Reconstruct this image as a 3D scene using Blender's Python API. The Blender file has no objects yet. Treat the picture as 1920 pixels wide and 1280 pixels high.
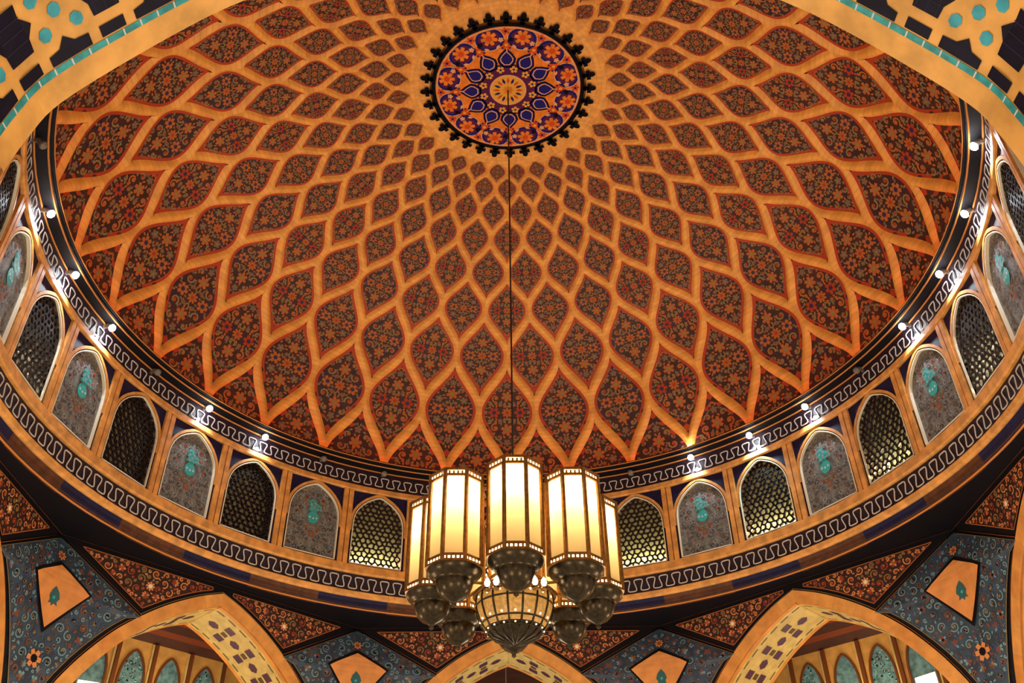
import bpy, math, random
import numpy as np
from math import sin, cos, pi, radians, hypot, atan2, sqrt
from mathutils import Vector, Matrix

S = bpy.context.scene
COL = S.collection

# ------------------------------------------------------------------ camera
CAM = (-0.277, -15.549, 0.0)
pit, yaw, roll, FPX = radians(37.651), radians(1.077), radians(-0.773), 1723.5
Fv = Vector((sin(yaw)*cos(pit), cos(yaw)*cos(pit), sin(pit)))
Rv = Vector((cos(yaw), -sin(yaw), 0)); Uv = Rv.cross(Fv)
R2 = cos(roll)*Rv + sin(roll)*Uv; U2 = -sin(roll)*Rv + cos(roll)*Uv
cd = bpy.data.cameras.new('camera'); cam = bpy.data.objects.new('camera', cd); COL.objects.link(cam)
m = Matrix.Identity(4)
for i in range(3):
    m[i][0], m[i][1], m[i][2], m[i][3] = R2[i], U2[i], -Fv[i], CAM[i]
cam.matrix_world = m
cd.sensor_width = 36.0; cd.lens = FPX*36/1920; cd.clip_end = 300
S.camera = cam

# ------------------------------------------------------------------ world, exposure
S.view_settings.view_transform = 'Standard'; S.view_settings.look = 'None'
S.view_settings.exposure = 0.36; S.view_settings.gamma = 1.0; S.view_settings.use_curve_mapping = False
W = bpy.data.worlds.new('hall_light'); S.world = W; W.use_nodes = True
WB = W.node_tree.nodes['Background']; WB.inputs[0].default_value = (1.0, 0.85, 0.66, 1); WB.inputs[1].default_value = 0.62

def lamp(name, loc, energy, color, size=0.1, kind='POINT', aim=None, spot=60, blend=0.6):
    l = bpy.data.lights.new(name, kind); l.energy = energy; l.color = color
    l.shadow_soft_size = size
    o = bpy.data.objects.new(name, l); COL.objects.link(o); o.location = loc
    if kind == 'SPOT':
        l.spot_size = radians(spot); l.spot_blend = blend
        d = Vector(aim) - Vector(loc); o.rotation_euler = d.to_track_quat('-Z', 'Y').to_euler()
    return o
# unseen fill lights round the octagon, added to light arches and walls from below
for i in range(8):
    a = radians(22.5 + 45*i)
    lamp('hall_fill', (7.6*sin(a), 7.6*cos(a), 2.6), 230, (1.0, 0.83, 0.60), 0.35)
# unseen point light in the entrance vault above the camera, without a fixture
lamp('entrance_light', (-0.2, -14.6, 4.2), 90, (1.0, 0.84, 0.60), 0.3)
CH_LAMPS = []            # chandelier lamps are made with the chandelier

# ------------------------------------------------------------------ materials
def lin(c):
    return tuple((x/255/12.92 if x/255 <= 0.04045 else ((x/255+0.055)/1.055)**2.4) for x in c)
MATS = {}
def mat(name, rgb, rough=0.6, metal=0.0, var=0.0, scale=6.0, rgb2=None, emit=None, bump=0.0, spec=0.4):
    if name in MATS: return MATS[name]
    M = bpy.data.materials.new(name); M.use_nodes = True
    nt = M.node_tree; b = nt.nodes['Principled BSDF']
    c = lin(rgb)
    b.inputs['Base Color'].default_value = (*c, 1)
    b.inputs['Roughness'].default_value = rough; b.inputs['Metallic'].default_value = metal
    b.inputs['Specular IOR Level'].default_value = spec
    if var > 0 or rgb2:
        tc = nt.nodes.new('ShaderNodeTexCoord'); n = nt.nodes.new('ShaderNodeTexNoise')
        n.inputs['Scale'].default_value = scale; n.inputs['Detail'].default_value = 5
        nt.links.new(tc.outputs['Object'], n.inputs['Vector'])
        r = nt.nodes.new('ShaderNodeValToRGB')
        c2 = lin(rgb2) if rgb2 else tuple(x*(1-var) for x in c)
        r.color_ramp.elements[0].position = 0.36; r.color_ramp.elements[1].position = 0.64
        r.color_ramp.elements[0].color = (*c2, 1); r.color_ramp.elements[1].color = (*[min(1, x*(1+var*0.4)) for x in c], 1)
        nt.links.new(n.outputs['Fac'], r.inputs[0]); nt.links.new(r.outputs[0], b.inputs['Base Color'])
        if bump > 0:
            bp = nt.nodes.new('ShaderNodeBump'); bp.inputs['Strength'].default_value = bump; bp.inputs['Distance'].default_value = 0.02
            nt.links.new(n.outputs['Fac'], bp.inputs['Height']); nt.links.new(bp.outputs[0], b.inputs['Normal'])
    if emit:
        b.inputs['Emission Color'].default_value = (*lin(emit[0]), 1); b.inputs['Emission Strength'].default_value = emit[1]
    MATS[name] = M
    return M

def brick(name, rgb, rgb2, mortar, scale, w=0.5, h=0.25, ms=0.012):
    if name in MATS: return MATS[name]
    M = bpy.data.materials.new(name); M.use_nodes = True; nt = M.node_tree; b = nt.nodes['Principled BSDF']
    b.inputs['Roughness'].default_value = 0.55
    uv = nt.nodes.new('ShaderNodeUVMap'); bt = nt.nodes.new('ShaderNodeTexBrick')
    bt.inputs['Scale'].default_value = scale; bt.inputs['Color1'].default_value = (*lin(rgb), 1)
    bt.inputs['Color2'].default_value = (*lin(rgb2), 1); bt.inputs['Mortar'].default_value = (*lin(mortar), 1)
    bt.inputs['Brick Width'].default_value = w; bt.inputs['Row Height'].default_value = h; bt.inputs['Mortar Size'].default_value = ms
    n = nt.nodes.new('ShaderNodeTexNoise'); n.inputs['Scale'].default_value = 3; n.inputs['Detail'].default_value = 4
    mx = nt.nodes.new('ShaderNodeMix'); mx.data_type = 'RGBA'; mx.blend_type = 'MULTIPLY'; mx.inputs[0].default_value = 0.5
    r = nt.nodes.new('ShaderNodeValToRGB'); r.color_ramp.elements[0].color = (0.62, 0.55, 0.5, 1); r.color_ramp.elements[1].color = (1.15, 1.1, 1.0, 1)
    r.color_ramp.elements[0].position = 0.35; r.color_ramp.elements[1].position = 0.65
    nt.links.new(uv.outputs[0], bt.inputs['Vector']); nt.links.new(uv.outputs[0], n.inputs['Vector'])
    nt.links.new(n.outputs['Fac'], r.inputs[0])
    nt.links.new(bt.outputs['Color'], mx.inputs[6]); nt.links.new(r.outputs[0], mx.inputs[7]); nt.links.new(mx.outputs[2], b.inputs['Base Color'])
    MATS[name] = M
    return M

RIB = brick('dome_rib_tile', (238, 172, 82), (230, 158, 68), (218, 144, 66), 1.0, 9.0, .13, .007)
DARKRED = mat('dome_red_edge', (168, 54, 22), 0.6)
DOMEBG = mat('dome_dark_ground', (66, 28, 22), 0.6, var=0.4, scale=3)
F_OCH = mat('floral_ochre', (172, 98, 50), 0.7, spec=.15)
F_RED = mat('floral_red', (164, 62, 34), 0.7, spec=.15)
F_OLI = mat('floral_olive', (138, 116, 74), 0.7, spec=.15)
F_GRY = mat('floral_grey', (126, 100, 76), 0.7, spec=.15)
F_NAV = mat('floral_navy', (44, 30, 70), 0.6)
ORANGE = mat('orange_tile', (228, 150, 66), 0.5, var=0.22, scale=2.5)
ORANGE2 = mat('orange_wood', (228, 158, 80), 0.45, var=0.3, scale=4)
ORLINE = mat('orange_line', (205, 130, 66), 0.8, spec=.1)
NAVY = mat('navy_tile', (26, 24, 64), 0.5, var=0.3, scale=8, spec=.25)
BLACK = mat('black_tile', (17, 14, 20), 0.6, spec=.15)
DBROWN = mat('dark_brown', (92, 50, 26), 0.5, var=0.4, scale=5)
WHITE = mat('white_line', (240, 226, 200), 0.5)
CHAIN = mat('chain_white', (214, 206, 200), 0.5)
BANDBG = mat('band_ground', (38, 22, 34), 0.45, var=0.4, scale=6)
TEAL = mat('teal_tile', (52, 158, 164), 0.35, var=0.35, scale=9)
TURQ = mat('turquoise_tile', (62, 168, 190), 0.3, var=0.3, scale=6)
NAVYT = mat('navy_star_tile', (16, 12, 36), 0.5, var=0.4, scale=7, spec=.2)
SOFF = mat('ochre_soffit', (230, 170, 88), 0.5, var=0.25, scale=3)
CREAM = mat('cream_soffit', (216, 188, 116), 0.5, var=0.2, scale=4)
GROUT = mat('dark_grout', (52, 46, 66), 0.7, spec=.1)
PURP = mat('purple_tile', (82, 44, 76), 0.4)
DASH = mat('dash_tile', (92, 70, 34), 0.5)
ARCHB = brick('archivolt_brick', (234, 166, 86), (224, 148, 70), (214, 156, 92), 1.0, 0.6, 0.9)
SLATE = mat('slate_blue', (58, 74, 90), 0.5, var=0.4, scale=3)
S_TEA = mat('scroll_slate', (108, 146, 160), 0.5)
S_BLU = mat('scroll_blue', (62, 74, 108), 0.5)
S_BRN = mat('scroll_brown', (120, 72, 60), 0.5)
TRI_BG = mat('spandrel_ground', (54, 28, 24), 0.5)
T_ORA = mat('scroll_orange', (216, 138, 80), 0.5)
T_RED = mat('scroll_red', (150, 66, 44), 0.5)
KITE = mat('kite_orange', (230, 152, 84), 0.5, var=0.15, scale=3)
KTEAL = mat('kite_teal', (52, 100, 104), 0.4)
PANBG = mat('panel_ground', (118, 120, 116), 0.45, var=0.35, scale=10)
P_BRN = mat('panel_brown', (122, 102, 84), 0.45)
P_GRY = mat('panel_grey', (150, 150, 146), 0.45)
P_DRK = mat('panel_dark', (56, 46, 52), 0.45)
P_TEA = mat('panel_teal', (58, 166, 166), 0.35)
P_WHT = mat('panel_white', (190, 214, 200), 0.35)
P_RED = mat('panel_red', (150, 74, 40), 0.45)
LATT = mat('lattice_dark', (30, 24, 26), 0.4)
PANE = mat('window_pane', (214, 206, 150), 0.6)
REVEAL = mat('window_reveal', (90, 66, 40), 0.6)
BRASS = mat('brass', (150, 104, 52), 0.38, 0.85, var=0.3, scale=12)
BRASSD = mat('dark_brass', (66, 54, 38), 0.28, 0.85, var=0.35, scale=14)
BEAD = mat('lit_bead', (255, 236, 200), 0.4, emit=((255, 226, 170), 2.2))
BULB = mat('candle_bulb', (255, 244, 220), 0.3, emit=((255, 238, 205), 9.0))
AMBER = mat('amber_glass', (186, 136, 70), 0.25, emit=((255, 190, 96), 0.16), var=0.4, scale=18)
SPOTB = mat('spot_body', (150, 140, 130), 0.4, 0.6)
LENS = mat('spot_lens', (255, 255, 255), 0.2, emit=((238, 246, 255), 60.0))
LENSOFF = mat('spot_lens_off', (120, 110, 100), 0.2)
COVE = mat('cove_tube', (255, 200, 150), 0.4, emit=((255, 104, 34), 15.0))
CABLE = mat('cable', (40, 26, 18), 0.5)
CEIL = mat('vault_brown', (70, 32, 16), 0.55, var=0.3, scale=2)
CEIL2 = mat('vault_red', (120, 52, 24), 0.5)
ANNEX = mat('annex_ochre', (222, 164, 84), 0.5, var=0.2, scale=3)
POST = mat('annex_post', (112, 56, 18), 0.5)
AWIN = mat('annex_pane', (110, 150, 156), 0.25, var=0.5, scale=6)
STEEL = mat('steel_wire', (190, 184, 176), 0.4, 0.5)
M_ORA = mat('medallion_orange', (232, 128, 44), 0.75, var=0.25, scale=6, spec=.1)
M_RED = mat('medallion_red', (206, 74, 30), 0.75, spec=.1)
M_NAV = mat('medallion_navy', (34, 28, 104), 0.75, spec=.1)
M_BLK = mat('medallion_black', (10, 8, 18), 0.75, spec=.1)
M_PAL = mat('medallion_pale', (224, 164, 120), 0.75, spec=.1)
M_PUR = mat('medallion_purple', (84, 30, 72), 0.75, spec=.1)
M_YEL = mat('medallion_yellow', (220, 158, 58), 0.75, spec=.1)

# lantern glass: light from the lamp inside shines through it
GLASS = bpy.data.materials.new('lantern_glass'); GLASS.use_nodes = True
_n = GLASS.node_tree; _b = _n.nodes['Principled BSDF']; _n.nodes.remove(_b)
_t = _n.nodes.new('ShaderNodeBsdfTranslucent'); _t.inputs[0].default_value = (*lin((255, 230, 164)), 1)
_d = _n.nodes.new('ShaderNodeBsdfDiffuse'); _d.inputs[0].default_value = (*lin((240, 214, 150)), 1)
_mx = _n.nodes.new('ShaderNodeMixShader'); _mx.inputs[0].default_value = 0.25
_n.links.new(_t.outputs[0], _mx.inputs[1]); _n.links.new(_d.outputs[0], _mx.inputs[2])
_n.links.new(_mx.outputs[0], _n.nodes['Material Output'].inputs[0])

# ------------------------------------------------------------------ mesh helpers
class MB:
    def __init__(s): s.v = []; s.f = []; s.m = []; s.uv = None; s.mats = []
    def mi(s, M):
        if M not in s.mats: s.mats.append(M)
        return s.mats.index(M)
    def poly(s, pts, M):
        n = len(s.v); s.v.extend(pts); s.f.append(tuple(range(n, n+len(pts)))); s.m.append(s.mi(M))
    def grid(s, rows, M, close=False):
        n0 = len(s.v); w = len(rows[0]); k = s.mi(M)
        for r in rows: s.v.extend(r)
        for i in range(len(rows)-1):
            for j in range(w - (0 if close else 1)):
                a = n0+i*w+j; b = n0+i*w+(j+1) % w
                s.f.append((a, b, b+w, a+w)); s.m.append(k)
    def box(s, c, d, M, R=None):
        x, y, z = d[0]/2, d[1]/2, d[2]/2
        p = [(-x,-y,-z),(x,-y,-z),(x,y,-z),(-x,y,-z),(-x,-y,z),(x,-y,z),(x,y,z),(-x,y,z)]
        if R is not None: p = [tuple(R @ Vector(q)) for q in p]
        n = len(s.v); s.v.extend([(q[0]+c[0], q[1]+c[1], q[2]+c[2]) for q in p]); k = s.mi(M)
        for f in ((0,3,2,1),(4,5,6,7),(0,1,5,4),(1,2,6,5),(2,3,7,6),(3,0,4,7)):
            s.f.append(tuple(n+i for i in f)); s.m.append(k)
    def lathe(s, prof, M, n=24, c=(0,0,0)):
        rows = [[(c[0]+r*cos(2*pi*i/n), c[1]+r*sin(2*pi*i/n), c[2]+z) for i in range(n)] for r, z in prof]
        s.grid(rows, M, True)
    def tube(s, pts, r, M, n=8, close=False):
        rows = []; N = len(pts)
        for i, p in enumerate(pts):
            p = Vector(p)
            a = Vector(pts[(i-1) % N] if (close or i > 0) else pts[i]); b = Vector(pts[(i+1) % N] if (close or i < N-1) else pts[i])
            t = (b-a).normalized(); up = Vector((0,0,1)) if abs(t.z) < 0.9 else Vector((1,0,0))
            x = t.cross(up).normalized(); y = x.cross(t)
            rr = r[i] if isinstance(r, (list, tuple)) else r
            rows.append([tuple(p + rr*(cos(2*pi*k/n)*x + sin(2*pi*k/n)*y)) for k in range(n)])
        if close: rows.append(rows[0])
        s.grid(rows, M, True)
    def build(s, name, parent=None, smooth=False, uv=None):
        me = bpy.data.meshes.new(name); me.from_pydata(s.v, [], s.f)
        for M in s.mats: me.materials.append(M)
        me.polygons.foreach_set('material_index', s.m)
        if smooth: me.polygons.foreach_set('use_smooth', [True]*len(s.f))
        if uv is not None:
            l = me.uv_layers.new(name='UVMap'); d = np.empty(len(me.loops), dtype=np.int32); me.loops.foreach_get('vertex_index', d)
            l.data.foreach_set('uv', np.asarray(uv, dtype=np.float32)[d].ravel())
        me.update()
        o = bpy.data.objects.new(name, me); COL.objects.link(o)
        if parent: o.parent = parent
        return o
def tag(o, label, cat=None, group=None, kind=None):
    o['label'] = label
    if cat: o['category'] = cat
    if group: o['group'] = group
    if kind: o['kind'] = kind
    return o
def empty(name, loc=(0,0,0), rz=0):
    o = bpy.data.objects.new(name, None); COL.objects.link(o); o.location = loc; o.rotation_euler = (0,0,rz); o.empty_display_size = 0.3
    return o
def copy_tree(o, parent=None):
    c = o.copy(); COL.objects.link(c)
    if parent: c.parent = parent
    for ch in list(o.children): copy_tree(ch, c)
    return c
def cat_rom(pts, n):
    P = np.array(pts, float); P = np.vstack([2*P[0]-P[1], P, 2*P[-1]-P[-2]]); out = []
    for i in range(1, len(P)-2):
        for t in np.linspace(0, 1, n, endpoint=False):
            a, b, c, d = P[i-1:i+3]
            out.append(0.5*((2*b)+(-a+c)*t+(2*a-5*b+4*c-d)*t*t+(-a+3*b-3*c+d)*t**3))
    out.append(P[-2]); return np.array(out)

# ------------------------------------------------------------------ flat ornament (2D polygons with a layer and a material)
def ribbon(pts, w0, w1):
    out = []; n = len(pts)
    L = []
    for i, p in enumerate(pts):
        a = pts[max(i-1, 0)]; b = pts[min(i+1, n-1)]
        dx, dy = b[0]-a[0], b[1]-a[1]; d = hypot(dx, dy) or 1
        w = (w0+(w1-w0)*i/(n-1))/2
        L.append(((p[0]-dy/d*w, p[1]+dx/d*w), (p[0]+dy/d*w, p[1]-dx/d*w)))
    for i in range(n-1): out.append([L[i][0], L[i+1][0], L[i+1][1], L[i][1]])
    return out
def spiral(cx, cy, R, a0, turns, sgn, w, n=13):
    pts = []
    for i in range(n):
        t = i/(n-1); a = a0+sgn*turns*2*pi*t; r = R*(1-0.82*t)
        pts.append((cx+r*cos(a), cy+r*sin(a)))
    return ribbon(pts, w, w*0.55)
def flower(cx, cy, r, n, a0=0):
    out = []
    for i in range(n):
        a = a0+2*pi*i/n; b = pi/n*0.92
        out.append([(cx, cy), (cx+.62*r*cos(a-b), cy+.62*r*sin(a-b)), (cx+r*cos(a-b*.5), cy+r*sin(a-b*.5)), (cx+r*cos(a+b*.5), cy+r*sin(a+b*.5)), (cx+.62*r*cos(a+b), cy+.62*r*sin(a+b))])
    return out
def disc(cx, cy, r, n=8): return [[(cx+r*cos(2*pi*i/n), cy+r*sin(2*pi*i/n)) for i in range(n)]]
def leaf(cx, cy, l, w, a):
    ca, sa = cos(a), sin(a)
    return [[(cx+x*ca-y*sa, cy+x*sa+y*ca) for x, y in ((-l/2, 0), (-l*.12, -w/2), (l*.2, -w*.36), (l/2, 0), (l*.2, w*.36), (-l*.12, w/2))]]
def in_poly(x, y, P):
    c = False; j = len(P)-1
    for i in range(len(P)):
        if (P[i][1] > y) != (P[j][1] > y) and x < (P[j][0]-P[i][0])*(y-P[i][1])/(P[j][1]-P[i][1])+P[i][0]: c = not c
        j = i
    return c
def edge_d(x, y, P):
    b = 9
    for i in range(len(P)):
        ax, ay = P[i-1]; bx, by = P[i]; dx, dy = bx-ax, by-ay; l = dx*dx+dy*dy
        t = max(0, min(1, ((x-ax)*dx+(y-ay)*dy)/l)) if l else 0
        b = min(b, hypot(x-ax-t*dx, y-ay-t*dy))
    return b
def fill(P, seed, R, cols, tries=900, holes=(), w=0.028, sizes=(1.0, .75, .55), leaves=True):
    """scrolls, blossoms and leaves packed into polygon P; returns [(pts, material, layer)]"""
    rnd = random.Random(seed); xs = [p[0] for p in P]; ys = [p[1] for p in P]; out = []; circ = list(holes)
    for sz in sizes:
        r = R*sz
        for _ in range(tries):
            x = rnd.uniform(min(xs), max(xs)); y = rnd.uniform(min(ys), max(ys))
            if not in_poly(x, y, P) or edge_d(x, y, P) < r*.95: continue
            if any(hypot(x-a, y-b) < (r+q)*.97 for a, b, q in circ): continue
            circ.append((x, y, r))
            if rnd.random() < 0.72:
                M = rnd.choice(cols['scroll'])
                out += [(p, M, 1) for p in spiral(x, y, r*.9, rnd.uniform(0, 6.3), rnd.uniform(1.0, 1.5), rnd.choice((-1, 1)), w)]
                out += [(p, rnd.choice(cols['dot']), 2) for p in flower(x, y, r*.36, 5, rnd.random())]
            else:
                out += [(p, rnd.choice(cols['flower']), 1) for p in flower(x, y, r*.8, rnd.choice((5, 6, 8)), rnd.random())]
                out += [(p, rnd.choice(cols['dot']), 2) for p in disc(x, y, r*.28, 6)]
    if leaves:
        for _ in range(tries):
            x = rnd.uniform(min(xs), max(xs)); y = rnd.uniform(min(ys), max(ys)); r = R*.3
            if not in_poly(x, y, P) or edge_d(x, y, P) < r: continue
            if any(hypot(x-a, y-b) < (r+q)*.9 for a, b, q in circ): continue
            circ.append((x, y, r)); out += [(p, rnd.choice(cols['scroll']), 1) for p in leaf(x, y, R*.62, R*.3, rnd.uniform(0, 6.3))]
    return out

# ------------------------------------------------------------------ CEILING: the dome
NC = 32; DT = 2*pi/NC
PROF = cat_rom([(10.02,14.10),(9.92,14.78),(9.68,15.50),(9.28,16.26),(8.80,17.05),(8.25,17.75),(7.68,18.27),(7.07,18.70),(6.04,19.38),(5.09,19.93),(4.28,20.30),(3.55,20.54),(3.01,20.67),(2.39,20.73),(1.2,20.77),(0.02,20.78)], 14)
PA = np.concatenate([[0], np.cumsum(np.hypot(*np.diff(PROF, axis=0).T))])
def arc_at(r): i = int(np.argmin(np.abs(PROF[:,0]-r))); return PA[i]
RS = [arc_at(r) for r in (9.28, 8.25, 7.07, 6.04, 5.09, 4.28, 3.55, 3.01)]
SX = np.array([-1.0]+list(range(8))+[8, 9, 10]); SA = np.array([RS[0]-2.15]+RS+[RS[-1]+.5, RS[-1]+.93, RS[-1]+1.3])
SSX = cat_rom(np.stack([SX, SA], 1), 10)
def dome(th, s, off=0.0):
    a = np.interp(s, SSX[:,0], SSX[:,1]); a = max(0.0, a)
    r = np.interp(a, PA, PROF[:,0]); z = np.interp(a, PA, PROF[:,1])
    r1 = np.interp(a+.05, PA, PROF[:,0]); z1 = np.interp(a+.05, PA, PROF[:,1])
    dr, dz = r1-r, z1-z; l = hypot(dr, dz) or 1
    r -= off*dz/l; z += off*dr/l      # inward, towards the hall
    return (r*sin(th), r*cos(th), z)
S0 = float(np.interp(0.0, SSX[:,1], SSX[:,0])); S1 = 8.9
HS = 0.70
def lens_w(j, s):
    t = abs(s-j)
    if t >= 1: return 0.0
    return max(0.0, .25+.25*cos(pi*t)-(.054+.008*max(j, 0)+.046*sin(pi*t)**2))
b = MB()
ss = np.linspace(S0, S1, 60)
b.grid([[dome(2*pi*i/128, s, 0.0) for i in range(128)] for s in ss], DOMEBG, True)
zt = dome(0, S1)[2]
b.poly([dome(2*pi*i/128, S1, 0.0) for i in range(128)], ORANGE)
ceiling = b.build('ceiling', None, True)
tag(ceiling, 'tiled dome ceiling with orange ribs round dark floral cells', kind='structure')
# rib lattice
b = MB(); lev = np.linspace(S0, S1, 190); XN = 6; ruv = []
def col_pair(s):
    we = max([lens_w(j, s) for j in range(0, 8, 2)]); wo = max([lens_w(j, s) for j in range(-1, 8, 2)])
    return we, wo
rows_all = []
for c in range(2*NC):
    rows = []
    for s in lev:
        we, wo = col_pair(s); a = we if c % 2 == 0 else wo; e = 0.5-(wo if c % 2 == 0 else we)
        row = []
        mpc = np.interp(s, SX, [np.interp(np.interp(q, SSX[:,0], SSX[:,1]), PA, PROF[:,0])*DT for q in SX])
        for i in range(XN+1):
            x = a+(e-a)*i/XN
            da = (x-a)*mpc if a > 0 else 9; de = (e-x)*mpc if e < 0.5 else 9
            q = min(1, min(da, de)/0.17); h = 0.006+0.085*sin(q*pi/2)
            row.append(dome((c*0.5+x)*DT, s, h)); ruv.append((c*.5+x+c*3.1, float(np.interp(s, SSX[:,0], SSX[:,1]))))
        rows.append(row)
    b.grid(rows, RIB)
tag(b.build('rib_lattice', ceiling, True, uv=ruv), 'raised orange ribs of the dome')
# red edge just inside each rib + floral cells
def cell_motif(seed):
    rnd = random.Random(seed); out = []
    def put(polys, M, layer, mx=True, my=True):
        for p in polys:
            for sx in ((1, -1) if mx else (1,)):
                for sy in ((1, -1) if my else (1,)):
                    out.append(([(x*sx, y*sy) for x, y in p], M, layer))
    put(flower(0, 0, .15, 8), F_OCH, 1, False, False); put(disc(0, 0, .05), F_RED, 2, False, False)
    put(flower(0, .50, .17, 6, .3), rnd.choice((F_OCH, F_RED)), 1, False, True); put(disc(0, .5, .06), F_OLI, 2, False, True)
    put(flower(.36, 0, .165, 6), rnd.choice((F_RED, F_OCH)), 1, True, False); put(disc(.36, 0, .06), F_NAV, 2, True, False)
    put(ribbon([(.0, .17), (.06, .24), (.04, .32)], .04, .03), F_OLI, 1)
    put(flower(0, .86, .10, 5, .3), F_GRY, 1, False, True)
    circ = [(0, 0, .17), (0, .5, .19), (.36, 0, .18), (0, .86, .1)]
    inside = lambda x, y, r: abs(x) + r < .70*(lens_w(0, min(1, y*.64/1.2))-.045)/.445
    for r, tr in ((.145, 300), (.105, 400), (.075, 500)):
        for _ in range(tr):
            x, y = rnd.uniform(.06, .66), rnd.uniform(.05, 1.1)
            if x < r*.9 or not inside(x, y, r) or any(hypot(x-a, y-q) < (r+w)*.96 for a, q, w in circ): continue
            circ.append((x, y, r))
            if rnd.random() < (.92 if r > .08 else .55):
                put(spiral(x, y, r*.9, rnd.uniform(0, 6.3), 1.1, rnd.choice((-1, 1)), .052, 10), rnd.choice((F_OLI, F_OLI, F_GRY, F_OCH)), 1)
                put(disc(x, y, r*.36, 6), rnd.choice((F_RED, F_OCH)), 2)
            else:
                put(flower(x, y, r*.8, 5, rnd.random()), rnd.choice((F_OCH, F_RED, F_GRY)), 1); put(disc(x, y, r*.25, 5), F_OLI, 2)
    for _ in range(500):
        x, y = rnd.uniform(.03, .64), rnd.uniform(.0, 1.15); r = .035
        if not inside(x, y, r) or any(hypot(x-a, y-q) < (r+w)*.9 for a, q, w in circ): continue
        circ.append((x, y, r)); put(leaf(x, y, .11, .055, rnd.uniform(0, 6.3)), rnd.choice((F_OLI, F_GRY, F_OCH, F_NAV)), 1)
    return out
MOT = [cell_motif(s) for s in (3, 8, 21)]
fl = MB(); ed = MB()
for j in range(-1, 8):
    for k in range(NC):
        th0 = (k+(0.5 if j % 2 else 0))*DT
        W0 = lens_w(j, j)
        # edge ring
        for sg in (1, -1):
            rows = []
            for q in np.linspace(-1, 1, 29):
                s = j+q*HS
                if s < S0-.02: continue
                w = lens_w(j, s)*1.03
                rows.append([dome(th0+sg*w*DT, s, .004), dome(th0+sg*max(0, w-.062-.02*abs(q))*DT, s, .004)])
            ed.grid(rows, DARKRED)
        for pts, M, lay in MOT[(k*5+j*3) % 3]:
            q = [(th0+x*(.445/.70)*W0/.446*DT, j+y*.64/1.2) for x, y in pts]
            if min(p[1] for p in q) < S0+.02: continue
            fl.poly([dome(t, s, .006+.004*lay) for t, s in q], M)
tag(ed.build('cell_edging', ceiling), 'dark red edging inside the ribs')
tag(fl.build('floral_inlay', ceiling), 'brown and ochre floral inlay of the dome cells')

# medallion at the crown
b = MB(); ZM = 20.60
def mp(r, a, lay): return (r*sin(a), r*cos(a), ZM-.004*lay)
def mpoly(pts, M, lay): b.poly([mp(hypot(x, y), atan2(x, y), lay) for x, y in pts], M)
def pol(r, a): return (r*sin(a), r*cos(a))
def rot(pts, a): return [(x*cos(a)+y*sin(a), -x*sin(a)+y*cos(a)) for x, y in pts]
mpoly([pol(1.98, 2*pi*i/96) for i in range(96)], M_ORA, 1)
def ring(r0, r1, M, lay, n=96):
    b.grid([[mp(r0, 2*pi*i/n, lay) for i in range(n)], [mp(r1, 2*pi*i/n, lay) for i in range(n)]], M, True)
ring(1.96, 2.07, M_BLK, 2); ring(1.90, 1.935, M_PAL, 2)
for i in range(32):
    a = 2*pi*i/32+.03
    for p in ([(-.055, 2.03), (.055, 2.03), (.055, 2.2), (-.055, 2.2)], [(-.15, 2.14), (.15, 2.14), (.15, 2.25), (-.15, 2.25)],
              [(-.075, 2.24), (.075, 2.24), (.075, 2.32), (.035, 2.38), (-.035, 2.38), (-.075, 2.32)], [(-.16, 1.99), (.16, 1.99), (.07, 2.12), (-.07, 2.12)]):
        mpoly(rot(p, a), M_BLK, 3)
for i in range(12):
    a = 2*pi*(i+.08)/12
    for sc, M, lay in ((1.30, M_BLK, 3), (1.12, M_NAV, 3.5), (.94, M_PAL, 4), (.80, M_NAV, 5)):
        L = [(0, 1.25), (.12, 1.12), (.19, 1.0), (.17, .90), (.08, .79), (-.08, .79), (-.17, .90), (-.19, 1.0), (-.12, 1.12)]
        mpoly(rot([(x*sc, 1.0+(y-1.0)*sc) for x, y in L], a), M, lay)
    a2 = a+pi/12
    # outer roundels: navy crescent, pale outline, orange blossom
    for r, M, lay in ((.40, M_PAL, 3), (.375, M_NAV, 4), (.30, M_PUR, 5)):
        P = []
        for q in range(20):
            x, y = r*cos(2*pi*q/20), 1.64+r*.86*sin(2*pi*q/20)
            h = hypot(x, y)
            if h > 1.9: x, y = x*1.9/h, y*1.9/h
            P.append((x, y))
        mpoly(rot(P, a2), M, lay)
    for p in flower(0, 1.68, .22, 7): mpoly(rot(p, a2), M_ORA, 6)
    for p in disc(0, 1.68, .085, 8): mpoly(rot(p, a2), M_RED, 7)
    for sx in (-1, 1):
        for p in flower(sx*.28, 1.56, .075, 5): mpoly(rot(p, a2), M_BLK if sx > 0 else M_PAL, 6)
        for p in leaf(sx*.15, 1.38, .16, .07, sx*.6): mpoly(rot(p, a2), M_PAL, 6)
    # red star blossoms between petals and roundels
    for p in flower(0, 1.42, .17, 6): mpoly(rot(p, a), M_RED, 3)
    for p in disc(0, 1.42, .05, 6): mpoly(rot(p, a), M_YEL, 4)
    for sx in (-1, 1):
        for p in disc(sx*.10, 1.33, .03, 5): mpoly(rot(p, a), M_NAV, 5)
    for p in flower(0, 1.82, .11, 5): mpoly(rot(p, a), M_RED, 3)
    for p in disc(0, 1.82, .04, 5): mpoly(rot(p, a), M_NAV, 4)
    for p in ribbon([(-.02, 1.22), (0, 1.33)], .03, .03): mpoly(rot(p, a), M_PAL, 4)
    for p in flower(0, .68, .11, 5): mpoly(rot(p, a2), M_YEL, 4)
    for p in disc(0, .68, .035, 6): mpoly(rot(p, a2), M_NAV, 5)
    for p in disc(0, .66, .06, 6): mpoly(rot(p, a), M_PUR, 4)
ring(.50, .84, M_PUR, 3, 48); ring(.455, .49, M_PAL, 3, 48)
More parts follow.
